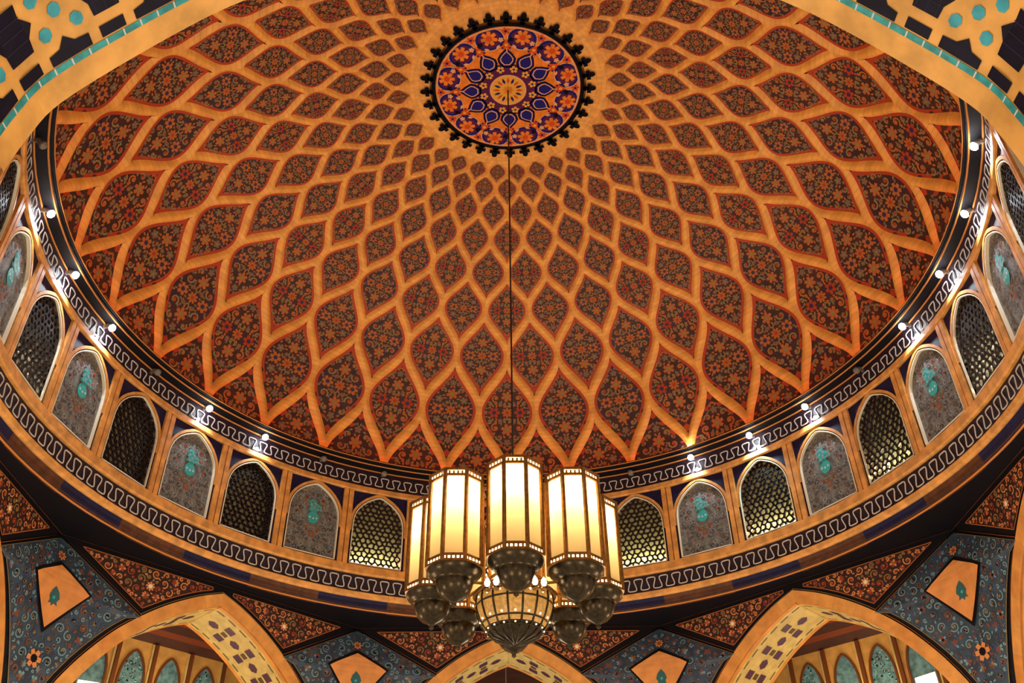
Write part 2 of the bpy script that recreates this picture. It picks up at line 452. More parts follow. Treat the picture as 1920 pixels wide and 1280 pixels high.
mpoly([pol(.455, 2*pi*i/40) for i in range(40)], M_YEL, 3)
for i in range(16):
    for p in leaf(0, .31, .20, .075, pi/2): mpoly(rot(p, 2*pi*i/16), M_NAV if i % 2 else M_RED, 4)
for p in flower(0, 0, .14, 8): mpoly(p, M_ORA, 5)
tag(b.build('medallion', ceiling), 'round navy and orange medallion with 32 crenellations at the crown')

# ------------------------------------------------------------------ rings round the foot of the dome (trim)
NR = 128
def ring_prof(prof, M, n=NR, mb=None):
    b = mb or MB()
    b.grid([[(r*sin(2*pi*i/n), r*cos(2*pi*i/n), z) for i in range(n)] for r, z in prof], M, True)
    return b
b = ring_prof([(10.06,14.05),(9.99,14.07),(9.80,14.10),(9.66,14.17),(9.66,14.24),(9.70,14.24),(9.70,14.12),(10.02,14.06)], BLACK)
tag(b.build('trim_1'), 'dark ledge moulding at the foot of the dome', kind='structure')
t1 = bpy.data.objects['trim_1']
b = MB()
for r, z, h in ((9.655,14.205,.016),(9.745,14.105,.022),(9.985,14.035,.022)):
    b.tube([(r*sin(2*pi*i/NR), r*cos(2*pi*i/NR), z) for i in range(NR)], h, ORLINE, 6, True)
tag(b.build('orange_bead', t1, True), 'thin orange lines on the dark ledge')
b = MB(); b.tube([(9.86*sin(2*pi*i/NR), 9.86*cos(2*pi*i/NR), 14.16) for i in range(NR)], .02, COVE, 6, True)
tag(b.build('cove_light_tube', t1), 'warm light tube behind the ledge')
def meander(N, R, zc, P_amp, w, off, M, name, parent):
    n = 16*N; P = 2*pi*R/N; pts = []
    for i in range(n):
        ph = 2*pi*i/16; x = P*ph/(2*pi)-.195*P*sin(2*ph); y = P_amp*(sin(ph)+.10*sin(3*ph)); pts.append((x, y))
    b = MB(); rows = []
    for i in range(n+1):
        x, y = pts[i % n]; x += (2*pi*R if i == n else 0)
        xa, ya = pts[(i-1) % n]; xb, yb = pts[(i+1) % n]; dx = (xb-xa+pi*R) % (2*pi*R)-pi*R; dy = yb-ya; l = hypot(dx, dy)
        row = []
        for sgn, o in ((-1, 0), (-1, off), (1, off), (1, 0)):
            xx = x-sgn*dy/l*w/2; yy = y+sgn*dx/l*w/2; a = xx/R; rr = R-o
            row.append((rr*sin(a), rr*cos(a), zc+yy))
        rows.append(row)
    b.grid(rows, M)
    return b.build(name, parent)
ub = ring_prof([(10.02,13.40),(10.0,14.06)], BANDBG).build('trim_2', None, True)
tag(ub, 'upper dark frieze with white chain meander under the dome', kind='structure')
meander(176, 9.985, 13.70, .165, .030, .012, CHAIN, 'chain_meander', ub)
t3 = ring_prof([(10.06,13.46),(9.96,13.46),(9.94,13.44),(9.94,13.31),(9.97,13.28),(10.06,13.28)], ORANGE2).build('trim_3')
tag(t3, 'orange strip above the drum windows', kind='structure')
t4 = ring_prof([(10.12,10.97),(9.98,10.97),(9.96,10.95),(9.96,10.74),(10.0,10.71),(10.14,10.71)], ORANGE2).build('trim_4')
tag(t4, 'orange strip below the drum windows', kind='structure')
lb = ring_prof([(10.06,10.74),(10.12,10.17)], BANDBG).build('trim_5', None, True)
tag(lb, 'lower dark frieze with white chain meander under the windows', kind='structure')
meander(171, 10.065, 10.455, .19, .030, .012, CHAIN, 'chain_meander', lb)
t6 = ring_prof([(10.14,10.22),(10.04,10.22),(10.03,10.20),(10.06,10.11),(10.12,10.07),(10.17,10.07)], ORANGE2).build('trim_6')
tag(t6, 'orange rim below the lower frieze', kind='structure')
b = MB(); k0 = .25
for k in range(32):
    a0 = (k+k0)*DT; M = NAVY if k % 2 == 1 else DBROWN
    b.grid([[(r*sin(a0+DT*i/6), r*cos(a0+DT*i/6), z) for i in range(7)] for r, z in ((10.15,10.08),(10.19,9.98),(10.20,9.90),(10.22,9.86),(10.25,9.80),(10.26,9.74))], M)
t7 = b.build('trim_7'); tag(t7, 'dark cornice of brown and navy lengths under the drum', kind='structure')
b = MB(); b.tube([(10.235*sin(2*pi*i/NR), 10.235*cos(2*pi*i/NR), 9.80) for i in range(NR)], .026, ORLINE, 8, True)
b.tube([(10.20*sin(2*pi*i/NR), 10.20*cos(2*pi*i/NR), 9.845) for i in range(NR)], .013, DBROWN, 6, True)
tag(b.build('orange_bead', t7, True), 'orange line along the bottom of the cornice')

# octagon soffit
ZO, RO = 9.684, 11.425; AP = RO*cos(radians(22.5)); HWD = RO*sin(radians(22.5))
b = MB(); rows = [[], []]; nn = 128
for i in range(nn+1):
    a = 2*pi*i/nn; k = ((a+radians(22.5)) % radians(45))-radians(22.5)
    r = AP/cos(k); rows[0].append((r*sin(a), r*cos(a), ZO)); rows[1].append((10.24*sin(a), 10.24*cos(a), 9.74))
b.grid(rows, NAVY if False else BLACK)
sof = b.build('trim_8'); tag(sof, 'flat black soffit between octagon walls and round cornice', kind='structure')
b = MB()
for i in range(8):
    a0, a1 = radians(22.5+45*i), radians(67.5+45*i)
    p = [(r*sin(a), r*cos(a), ZO-.004) for r, a in ((RO-.06, a0), (RO-.06, a1), (RO-.085, a1), (RO-.085, a0))]
    b.poly(p, DBROWN)
b.build('soffit_line', sof)

# ------------------------------------------------------------------ drum wall, its piers, windows and tile panels
ZB, ZT = 10.93, 13.32
HALF = [(0,13.16),(.10,13.13),(.22,13.065),(.36,12.975),(.49,12.86),(.59,12.74),(.665,12.61),(.715,12.46),(.74,12.30),(.745,12.0),(.745,11.02)]
OUT = [(x, z) for x, z in HALF[::-1]] + [(-x, z) for x, z in HALF[1:]]     # from bottom right over the top to bottom left
def offset(path, d):
    out = []; n = len(path)
    for i in range(n):
        a = path[max(i-1, 0)]; c = path[min(i+1, n-1)]; dx, dz = c[0]-a[0], c[1]-a[1]; l = hypot(dx, dz)
        out.append((path[i][0]+dz/l*d, path[i][1]-dx/l*d))
    return out
YD = 10.0
def frame_mesh(name, parent):
    b = MB()
    def strip(d0, d1, y0, y1, M):
        a = offset(OUT, d0); c = offset(OUT, d1)
        a2 = a+[a[0]]; 
        rows = [[(x, YD+.10, z) for x, z in a], [(x, YD-y0, z) for x, z in a], [(x, YD-y1, z) for x, z in c], [(x, YD+.02, z) for x, z in c]]
        b.grid(rows, M)
        zb = a[0][1]
        xa, xc = a[0][0], c[0][0]
        for (h0, h1) in ((d0, d1),):
            b.grid([[(-xa, YD+.10, zb-h0), (xa, YD+.10, zb-h0)], [(-xa, YD-y0, zb-h0), (xa, YD-y0, zb-h0)], [(-xc, YD-y1, zb-h1), (xc, YD-y1, zb-h1)], [(-xc, YD+.02, zb-h1), (xc, YD+.02, zb-h1)]], M)
    strip(0.0, .026, .03, .03, WHITE)
    strip(.026, .05, .012, .012, BLACK)
    # orange archivolt only over the arch
    top = [p for p in OUT if p[1] > 11.9]
    a = offset(top, .05); c = offset(top, .125)
    b.grid([[(x, YD, z) for x, z in a], [(x, YD-.04, z) for x, z in a], [(x, YD-.04, z) for x, z in c], [(x, YD, z) for x, z in c]], ORANGE2)
    return b.build(name, parent)
def wall_bay():
    b = MB(); x1 = 10.0*math.tan(DT/2)+.03
    arch = [p for p in OUT if p[1] > 11.9]
    for i in range(len(arch)-1):
        (xa, za), (xb, zb) = arch[i], arch[i+1]
        b.poly([(xa, YD, za), (xb, YD, zb), (xb, YD, ZT+.1), (xa, YD, ZT+.1)], NAVY)
    for s in (1, -1):
        b.poly([(s*.745, YD, ZB-.1), (s*x1, YD, ZB-.1), (s*x1, YD, ZT+.1), (s*.745, YD, ZT+.1)], NAVY)
    b.poly([(-.745, YD, ZB-.1), (.745, YD, ZB-.1), (.745, YD, 11.02), (-.745, YD, 11.02)], ORANGE2)
    return b
drum = MB()
for k in range(32):
    a = k*DT; wb = wall_bay()
    for f, mi in zip(wb.f, wb.m):
        drum.poly([(wb.v[i][0]*cos(a)+wb.v[i][1]*sin(a), -wb.v[i][0]*sin(a)+wb.v[i][1]*cos(a), wb.v[i][2]) for i in f], wb.mats[mi])
dw = drum.build('wall_drum'); tag(dw, 'round drum wall of navy tile under the dome', kind='structure')
# piers
b = MB()
for s in (-1, 1): b.box((s*.082, 10.04, (ZB+ZT)/2), (.13, .16, ZT-ZB), ORANGE2)
b.box((0, 10.06, (ZB+ZT)/2), (.04, .12, ZT-ZB), mat('pier_groove', (176, 104, 44), 0.5))
pier = b.build('pier', dw); pier.rotation_euler = (0, 0, -.5*DT)
for k in range(-16, 16):
    if k == 0: continue
    o = pier.copy(); COL.objects.link(o); o.parent = dw; o.rotation_euler = (0, 0, -(k+.5)*DT)

def recess(b, M):
    P = OUT
    b.grid([[(x, YD+.02, z) for x, z in P], [(x, YD+.42, z) for x, z in P]], REVEAL)
    b.poly([(-.745, YD+.02, 11.02), (.745, YD+.02, 11.02), (.745, YD+.42, 11.02), (-.745, YD+.42, 11.02)], REVEAL)
    b.poly([(x, YD+.42, z) for x, z in P], M)
# lattice: interlaced hexagon and star strapwork
def lattice():
    b = MB(); g = .165; r = g/sqrt(3); seen = {}; rj = random.Random(9); E = set()
    def vtx(x, z):
        key = (round(x/.02), round(z/.02))
        for dx in (-1, 0, 1):
            for dz in (-1, 0, 1):
                if (key[0]+dx, key[1]+dz) in seen: return (key[0]+dx, key[1]+dz)
        seen[key] = (x+rj.uniform(-.028, .028), z+rj.uniform(-.028, .028)); return key
    for j in range(-1, 17):
        for i in range(-6, 7):
            cx = i*g+(g/2 if j % 2 else 0); cz = 11.05+j*r*1.5
            K = [vtx(cx+r*cos(pi/6+pi/3*q), cz+r*sin(pi/6+pi/3*q)) for q in range(6)]
            for q in range(6): E.add(tuple(sorted((K[q], K[(q+1) % 6]))))
    for ka, kb in sorted(E):
        (x0, z0), (x1, z1) = seen[ka], seen[kb]; mx, mz = (x0+x1)/2, (z0+z1)/2
        if not in_poly(mx, mz, OUT): continue
        R = Matrix.Rotation(-atan2(z1-z0, x1-x0), 3, 'Y')
        b.box((mx, YD+.05, mz), (hypot(x1-x0, z1-z0)+.03, .05, .050), LATT, R)
    return b
win0 = empty('window_0')
b = MB(); recess(b, PANE); b.build('recess', win0)
lattice().build('lattice', win0); frame_mesh('window_frame', win0)
pan0 = empty('tile_panel')
b = MB()
b.poly([(x, YD+.05, z) for x, z in OUT], PANBG)
PP = [(x*.96, 11.05+(z-11.02)*.985) for x, z in OUT]
vase = (0, 12.22, .30)
cols = dict(scroll=[P_BRN, P_GRY, P_DRK, P_DRK], flower=[P_BRN, P_GRY, P_RED, P_DRK], dot=[P_GRY, P_RED, P_DRK])
half = [p for p in PP if p[0] > -.001]; half = half+[(0, half[0][1])]
for pts, M, lay in fill(half, 5, .085, cols, 1500, [(0, 12.2, .33), (0, 11.6, .13)], .022, (1, .7, .45)):
    for s in (1, -1): b.poly([(s*x, YD+.047-.003*lay, z) for x, z in pts], M)
pg = b.build('panel', pan0)
b = MB()
def pp(pts, M, lay): b.poly([(x, YD+.034-.003*lay, z) for x, z in pts], M)
pp([(-.05,11.93),(.05,11.93),(.13,11.99),(.17,12.10),(.15,12.2),(.08,12.28),(.10,12.33),(-.10,12.33),(-.08,12.28),(-.15,12.2),(-.17,12.10),(-.13,11.99)], P_TEA, 1)
rv = random.Random(4)
for i in range(34):
    a = rv.uniform(-.2, pi+.2); r = rv.uniform(.02, .26)
    for p in flower(r*cos(a)*.85, 12.36+r*sin(a)*1.15, rv.uniform(.035, .06), 6, rv.random()): pp(p, rv.choice((P_TEA, P_TEA, P_TEA, P_GRY)), 2+i*.12)
for x, z in ((0, 12.08), (-.1, 12.1), (.1, 12.1)):
    for p in flower(x, z, .035, 6): pp(p, P_WHT, 7)
for i in range(-2, 3):
    for p in leaf(i*.13, 11.90-abs(i)*.02, .14, .06, .5*i): pp(p, P_BRN, 1)
b.build('turquoise_vase', pan0)['label'] = 'turquoise vase of flowers painted on the panel'
b = MB()
for p in flower(0, 11.60, .11, 4, pi/4): pp(p, P_RED, 1)
for p in flower(0, 11.60, .06, 4): pp(p, P_BRN, 2)
b.build('red_blossom', pan0)['label'] = 'small red blossom below the vase'
frame_mesh('frame', pan0)
LIT = {-8: 10, -2: 30, 0: 30, 2: 34, 4: 30, 6: 26, 8: 24, -10: 2, 10: 5, -4: 0, -6: 0}
wn = 0
ordn = {2: 'first', 3: 'first', 4: 'second', 5: 'second', 6: 'third', 7: 'third', 8: 'fourth', 9: 'fourth', 10: 'fifth', 11: 'fifth'}
firstw, firstp = True, True
for k in range(-11, 12):
    side = 'left' if k < 0 else 'right'
    if k % 2 == 0:
        o = win0 if firstw else copy_tree(win0); firstw = False; wn += 1; o.name = 'window_%d' % wn
        o.rotation_euler = (0, 0, -k*DT)
        g = 'glowing' if LIT.get(k, 0) > 5 else 'dark'
        tag(o, ('%s pointed lattice window in the drum, behind the chandelier' % g) if k == 0 else '%s pointed lattice window in the drum, %s to the %s of the chandelier' % (g, ordn[abs(k)], side), 'window', 'lattice windows in the drum', 'structure')
        if LIT.get(k, 0):
            a = k*DT
            lamp('window_lamp', (10.32*sin(a), 10.32*cos(a), 11.07), LIT[k]*.8, (1.0, .93, .62), .05)
            for sx in (-.5, .5):
                lamp('window_lamp', (10.32*sin(a)+sx*cos(a), 10.32*cos(a)-sx*sin(a), 11.07), LIT[k]*.75, (1.0, .93, .62), .05)
    else:
        o = pan0 if firstp else copy_tree(pan0); firstp = False
        o.rotation_euler = (0, 0, -k*DT)
        tag(o, ('arched tile panel with turquoise vase, hidden behind the chandelier on its %s side' % side) if abs(k) == 1 else 'arched tile panel with turquoise vase, %s to the %s of the chandelier' % (ordn[abs(k)], side), 'tile panel', 'arched tile panels in the drum')

# ------------------------------------------------------------------ spotlights on the cornice
sp0 = empty('spotlight')
b = MB(); b.lathe([(0, -.10), (.045, -.10), (.055, -.06), (.06, .06), (.065, .08), (.0, .08)], SPOTB, 14); sb = b.build('housing', sp0, True)
b = MB(); b.lathe([(0, .17), (.05, .158), (.085, .125), (.09, .095), (.06, .075)], LENS, 14); sl = b.build('lens', sp0)
b = MB(); b.box((0, .09, -.02), (.03, .14, .03), SPOTB); b.box((0, .15, 0), (.09, .02, .10), SPOTB); sk = b.build('bracket', sp0)
me_on = sl.data; me_off = sl.data.copy(); me_off.materials.clear(); me_off.materials.append(LENSOFF)
LITS = {-9: 1.0, -8: 1.5, -7: 1.0, -5: .7, -4: .6, 3: .8, 4: 1.7, 5: .8, 7: 1.0, 8: 1.1, 9: 1.1, 10: 1.2}
first = True
for k in list(range(-10, -1))+list(range(2, 11)):
    o = sp0 if first else copy_tree(sp0); first = False
    a = k*DT; r = 9.86; o.location = (r*sin(a), r*cos(a), 13.97); o.rotation_euler = (0, 0, -a)
    lit = k in LITS; side = 'left' if k < 0 else 'right'
    nth = ['first', 'second', 'third', 'fourth', 'fifth', 'sixth', 'seventh', 'eighth', 'ninth'][abs(k)-2]
    for ch in o.children:
        if ch.name.startswith(('housing', 'lens')): ch.rotation_euler = (radians(150) if False else radians(128), 0, 0)
        if ch.name.startswith('lens'): ch.data = me_on if lit else me_off
    tag(o, '%s small spotlight on the cornice, %s from the chandelier on the %s' % ('brightly lit' if lit else 'unlit', nth, side), 'spotlight', 'spotlights round the cornice')
    if lit:
        c = (.62, .9, 1.0) if k == 4 else (.86, .92, 1.0)
        lamp('spot_beam', (9.82*sin(a), 9.82*cos(a), 13.76), 170*LITS[k], c, .03, 'SPOT', (10.16*sin(a), 10.16*cos(a), 12.6), 100, .9)
a = 3*DT
o = copy_tree(sp0); o.location = (9.84*sin(a), 9.84*cos(a), 14.2); o.rotation_euler = (0, 0, -a)
for ch in o.children:
    if ch.name.startswith(('housing', 'lens')): ch.rotation_euler = (radians(-12), 0, 0)
    if ch.name.startswith('lens'): ch.data = me_on
tag(o, 'bright uplight on the ledge lighting one dome rib right of the chandelier', 'spotlight')
lamp('uplight_beam', (9.80*sin(a), 9.80*cos(a), 14.32), 75, (1.0, .86, .62), .03, 'SPOT', (9.86*sin(a), 9.86*cos(a), 15.6), 70, .9)

# ------------------------------------------------------------------ octagon walls with arches
EXT = [(0,9.48),(.6,9.24),(1.2,8.92),(1.7,8.59),(2.2,8.19),(2.6,7.81),(3.0,7.33),(3.35,6.83),(3.7,6.2),(3.95,5.55),(4.05,5.0)]
ex = cat_rom(EXT, 5); EXH = [(float(x), float(z)) for x, z in ex]
def ez(u): return float(np.interp(abs(u), [p[0] for p in EXH], [p[1] for p in EXH]))
FULL = [(x, z) for x, z in EXH[::-1]]+[(-x, z) for x, z in EXH[1:]]     # right foot -> apex -> left foot
FULL = [(4.05, -1.6)]+FULL+[(-4.05, -1.6)]
def off_arch(d):
    o = offset(FULL, -d); i = len(FULL)//2
    o[i] = (0, 9.48-d*1.18)
    o = [p if (j == i or (p[0] > .005) == (j < i)) else (0.003 if j < i else -.003, o[i][1]) for j, p in enumerate(o)]
    return o
INF = off_arch(.31); BK = 12.3
ln = np.concatenate([[0], np.cumsum([hypot(INF[i+1][0]-INF[i][0], INF[i+1][1]-INF[i][1]) for i in range(len(INF)-1)])])
iu = [p[0] for p in INF]; iz = [p[1] for p in INF]; LM = ln[len(INF)//2]
def sof_pt(l, y, e=0.0):     # l measured from the apex, + to the right
    q = LM-l; u, z = np.interp(q, ln, iu), np.interp(q, ln, iz)
    u2, z2 = np.interp(q+.02, ln, iu), np.interp(q+.02, ln, iz); du, dz = u2-u, z2-z; k = hypot(du, dz) or 1
    return (float(u-dz/k*-e*-1), y, float(z+du/k*e)) if False else (float(u+dz/k*e*-1*-1*0+(-e if u > 0 else e)*abs(dz)/k), y, float(z-e*abs(du)/k))
BANDS = .555
def wall(name, th, label, detail=True):
    b = MB()
    for i in range(len(FULL)-1):
        (ua, za), (ub, zb) = FULL[i], FULL[i+1]
        b.poly([(ua, AP, za), (ub, AP, zb), (ub, AP, ZO), (ua, AP, ZO)], BLACK)
    for s in (1, -1): b.poly([(s*4.05, AP, -1.6), (s*HWD, AP, -1.6), (s*HWD, AP, ZO), (s*4.05, AP, ZO)], BLACK)
    w = b.build(name); w.rotation_euler = (0, 0, -th); tag(w, label, kind='structure')
    # archivolt
    b = MB(); A, B = off_arch(.0), INF; uv = []
    rows = [[(u, AP, z) for u, z in A], [(u, AP-.07, z) for u, z in A], [(u, AP-.07, z) for u, z in B], [(u, AP, z) for u, z in B]]
    b.grid(rows, ARCHB)
    cl = np.concatenate([[0], np.cumsum([hypot(A[i+1][0]-A[i][0], A[i+1][1]-A[i][1]) for i in range(len(A)-1)])])
    for r, vv in enumerate((0, .07, .4, .47)): uv += [(float(cl[i]), vv) for i in range(len(A))]
    b.build('archivolt', w, uv=uv)
    b = MB(); O1 = offset(FULL, .035); O2 = offset(FULL, .055)
    b.grid([[(u, AP-.02, z) for u, z in O1], [(u, AP-.02, z) for u, z in O2]], F_OLI)
    b.build('arch_line', w)
    # soffit
    b = MB()
    b.grid([[(u, AP-.06, z) for u, z in INF], [(u, AP+.13, z) for u, z in INF]], ORANGE)
    b.grid([[(u, AP+.13, z) for u, z in INF], [(u, BK-.13, z) for u, z in INF]], CREAM)
    b.grid([[(u, BK-.13, z) for u, z in INF], [(u, BK, z) for u, z in INF]], ORANGE)
    def tile(l0, l1, y0, y1, M, dia=False):
        if dia: P = [(l0, (y0+y1)/2), (l0+.28*(l1-l0), y0), (l0+.72*(l1-l0), y0), (l1, (y0+y1)/2), (l0+.72*(l1-l0), y1), (l0+.28*(l1-l0), y1)]
        else: P = [(l0, y0), (l1, y0), (l1, y1), (l0, y1)]
        b.poly([sof_pt(l, AP+y, .008) for l, y in P], M)
    if detail:
        for sg in (1, -1):
            for i in range(8):
                l = sg*(.42+i*.80)
                tile(l-.17, l+.17, .74, 1.0, PURP, True)
                for y in (.47, 1.03): tile(l+sg*.4-.13, l+sg*.4+.13, y, y+.25, PURP)
                tile(l+sg*.4-.09, l+sg*.4+.09, .80, .96, DASH)
                for j in (-.2, .2):
                    for y in (.22, 1.50): tile(l+j-.13, l+j+.13, y, y+.035, DASH)
    b.build('arch_soffit', w)
    if detail:
        # scroll spandrels with light border lines
        b = MB(); e0 = [(u, ez(u)+.13+.03*u) for u in (.30, .6, .9, 1.2, 1.5, 1.8)]
        P = [(.30, 9.575), (3.78, 9.575), (2.02, 8.55)]+e0[::-1]
        cols = dict(scroll=[T_ORA, T_ORA, T_RED, F_OLI], flower=[T_ORA, T_RED], dot=[T_RED, F_OCH])
        el = fill(P, 11, .125, cols, 2400, [(1.95, 9.12, .13)], .034, (1, .72, .5, .36, .27))
        for s in (1, -1):
            b.poly([(s*x, AP-.012, z) for x, z in P], TRI_BG)
            for i in range(len(P)):
                for q in ribbon([P[i-1], P[i]], .022, .022): b.poly([(s*x, AP-.022, z) for x, z in q], F_OCH)
            for pts, M, lay in el: b.poly([(s*x, AP-.018-.004*lay, z) for x, z in pts], M)
            for p in flower(1.95, 9.12, .12, 8): b.poly([(s*x, AP-.028, z) for x, z in p], T_ORA)
            for p in disc(1.95, 9.12, .055, 8): b.poly([(s*x, AP-.032, z) for x, z in p], WHITE)
        tag(b.build('scroll_spandrel', w), 'orange scrollwork triangles above the arch')
    return w
w_far = wall('wall_far', 0, 'octagon wall with pointed arch under the chandelier')
w_fl = wall('wall_far_left', radians(-45), 'octagon wall with pointed arch at lower left')
w_fr = wall('wall_far_right', radians(45), 'octagon wall with pointed arch at lower right')
w_l = wall('wall_left', radians(-90), 'side wall with pointed arch at the left edge')
w_r = wall('wall_right', radians(90), 'side wall with pointed arch at the right edge')

# corner panels: slate blue scrollwork with an orange kite
def corner(name, th, label):
    o = empty(name, (0, 0, 0), -th)
    def rc(z): return RO-.30*min(1, max(0, (ZO-z)/.9))
    def wz(z):
        w1 = (ZO-z)/BANDS-.0
        if z < 8.3:
            u = np.interp(-z, [-p[1] for p in EXH], [p[0] for p in EXH]) if z > 5 else 4.05
            w1 = min(w1, HWD-float(u)-.06)
        return max(.02, w1)
    # local frame: y outwards along the corner, x tangential
    c22, s22 = cos(radians(22.5)), sin(radians(22.5))
    def P(t, z, e=0.0):   # t in [-1,1]
        w = wz(z)*abs(t); W = wz(z)
        x = W*c22*t; yw = RO-W*s22; y = rc(z)+(yw-rc(z))*abs(t)
        return (x, y-.03-e, z)
    def XZ(x, z, e):
        return P(max(-1, min(1, x/(wz(z)*c22))), z, e)
    b = MB(); zs = [9.66, 9.58, 9.5, 9.4, 9.3, 9.2, 9.1, 8.9, 8.7, 8.5, 8.35, 8.3, 8.2, 8.0, 7.8, 7.6, 7.3, 7.0, 6.6, 6.2, 5.8, 5.4, 5.0, 3.0, -1.6]
    b.grid([[P(t, z) for t in (-1, -.5, 0, .5, 1)] for z in zs], BLACK)
    b.grid([[P(t, z, .020) for t in np.linspace(-1, 1, 9)*max(0, 1-.15/(wz(z)))] for z in zs[1:]], SLATE)
    base = b.build('facing', o)
    b = MB()
    for s in (1, -1):
        for t0, t1 in ((.985, .995),):
            b.grid([[P(s*t0, z, .026), P(s*t1, z, .026)] for z in zs[1:-2]], F_OCH)
        b.grid([[P(s*max(0, 1-.15/wz(z)), z, .03), P(s*max(0, 1-.175/wz(z)), z, .03)] for z in zs[2:-2]], F_OLI)
    b.build('border_line', o)
    b = MB(); zz = np.linspace(9.45, 5.4, 26)
    R = [(wz(z)*c22*max(0, 1-.17/wz(z)), float(z)) for z in zz]
    H = [(0.0, 9.45)]+R+[(0.0, 5.4)]
    cols = dict(scroll=[S_TEA, S_TEA, S_BLU, S_BRN], flower=[S_TEA, S_BRN, S_BLU], dot=[S_BRN, F_OLI, BLACK])
    kit = [(0, 8.87), (.80, 8.40), (0, 7.42)]
    hol = []
    for i in range(14):
        for f in (0, .2, .4, .6, .8): hol.append((.80*f*(1-abs(i/13-.35)/.65) if i/13 > .35 else .8*f*(i/13)/.35, 8.87-1.45*i/13, .13))
    hol += [(0, 9.12, .12), (0, 6.75, .17)]
    for pts, M, lay in fill(H, int(th*100) % 50+3, .135, cols, 2600, hol, .032, (1, .75, .55, .4, .3)):
        for s in (1, -1): b.poly([XZ(s*x, z, .028+.004*lay) for x, z in pts], M)
    for p in flower(0, 9.12, .12, 8): b.poly([XZ(x, z, .038) for x, z in p], T_ORA)
    for p in flower(0, 9.12, .06, 5): b.poly([XZ(x, z, .044) for x, z in p], T_RED)
    for p in flower(0, 6.75, .2, 6): b.poly([XZ(x, z, .038) for x, z in p], T_ORA)
    for p in disc(0, 6.75, .09, 8): b.poly([XZ(x, z, .044) for x, z in p], BLACK)
    tag(b.build('scroll_inlay', o), 'slate blue scrollwork round the kite')
    b = MB()
    def kpoly(K, e, M):
        n = 6
        for s in (1, -1):
            rows = []
            for i in range(n*2+1):
                z = K[0][1]+(K[2][1]-K[0][1])*i/(n*2)
                xm = np.interp(-z, [-K[0][1], -K[1][1], -K[2][1]], [0, K[1][0], 0]); rows.append([XZ(0, z, e), XZ(s*float(xm), z, e)])
            b.grid(rows, M)
    kpoly([(0, 8.97), (.88, 8.43), (0, 7.30)], .042, BLACK)
    kpoly(kit, .065, KITE)
    for p, M in (([(0, 8.36), (.10, 8.24), (.15, 8.10), (.10, 8.02), (.13, 7.93), (.04, 7.97), (0, 7.90)], KTEAL),):
        for s in (1, -1): b.poly([XZ(s*x, z, .072) for x, z in p], M)
    for p in disc(0, 8.1, .045, 6): b.poly([XZ(x, z, .076) for x, z in p], P_TEA)
    tag(b.build('kite_tile', o), 'orange kite with a teal leaf motif')
    tag(o, label, kind='structure')
    return o
corner('wall_corner_left', radians(-67.5), 'slate blue corner panel with orange kite at the far left')
corner('wall_corner_far_left', radians(-22.5), 'slate blue corner panel with orange kite left of the middle arch')
corner('wall_corner_far_right', radians(22.5), 'slate blue corner panel with orange kite right of the middle arch')
corner('wall_corner_right', radians(67.5), 'slate blue corner panel with orange kite at the far right')

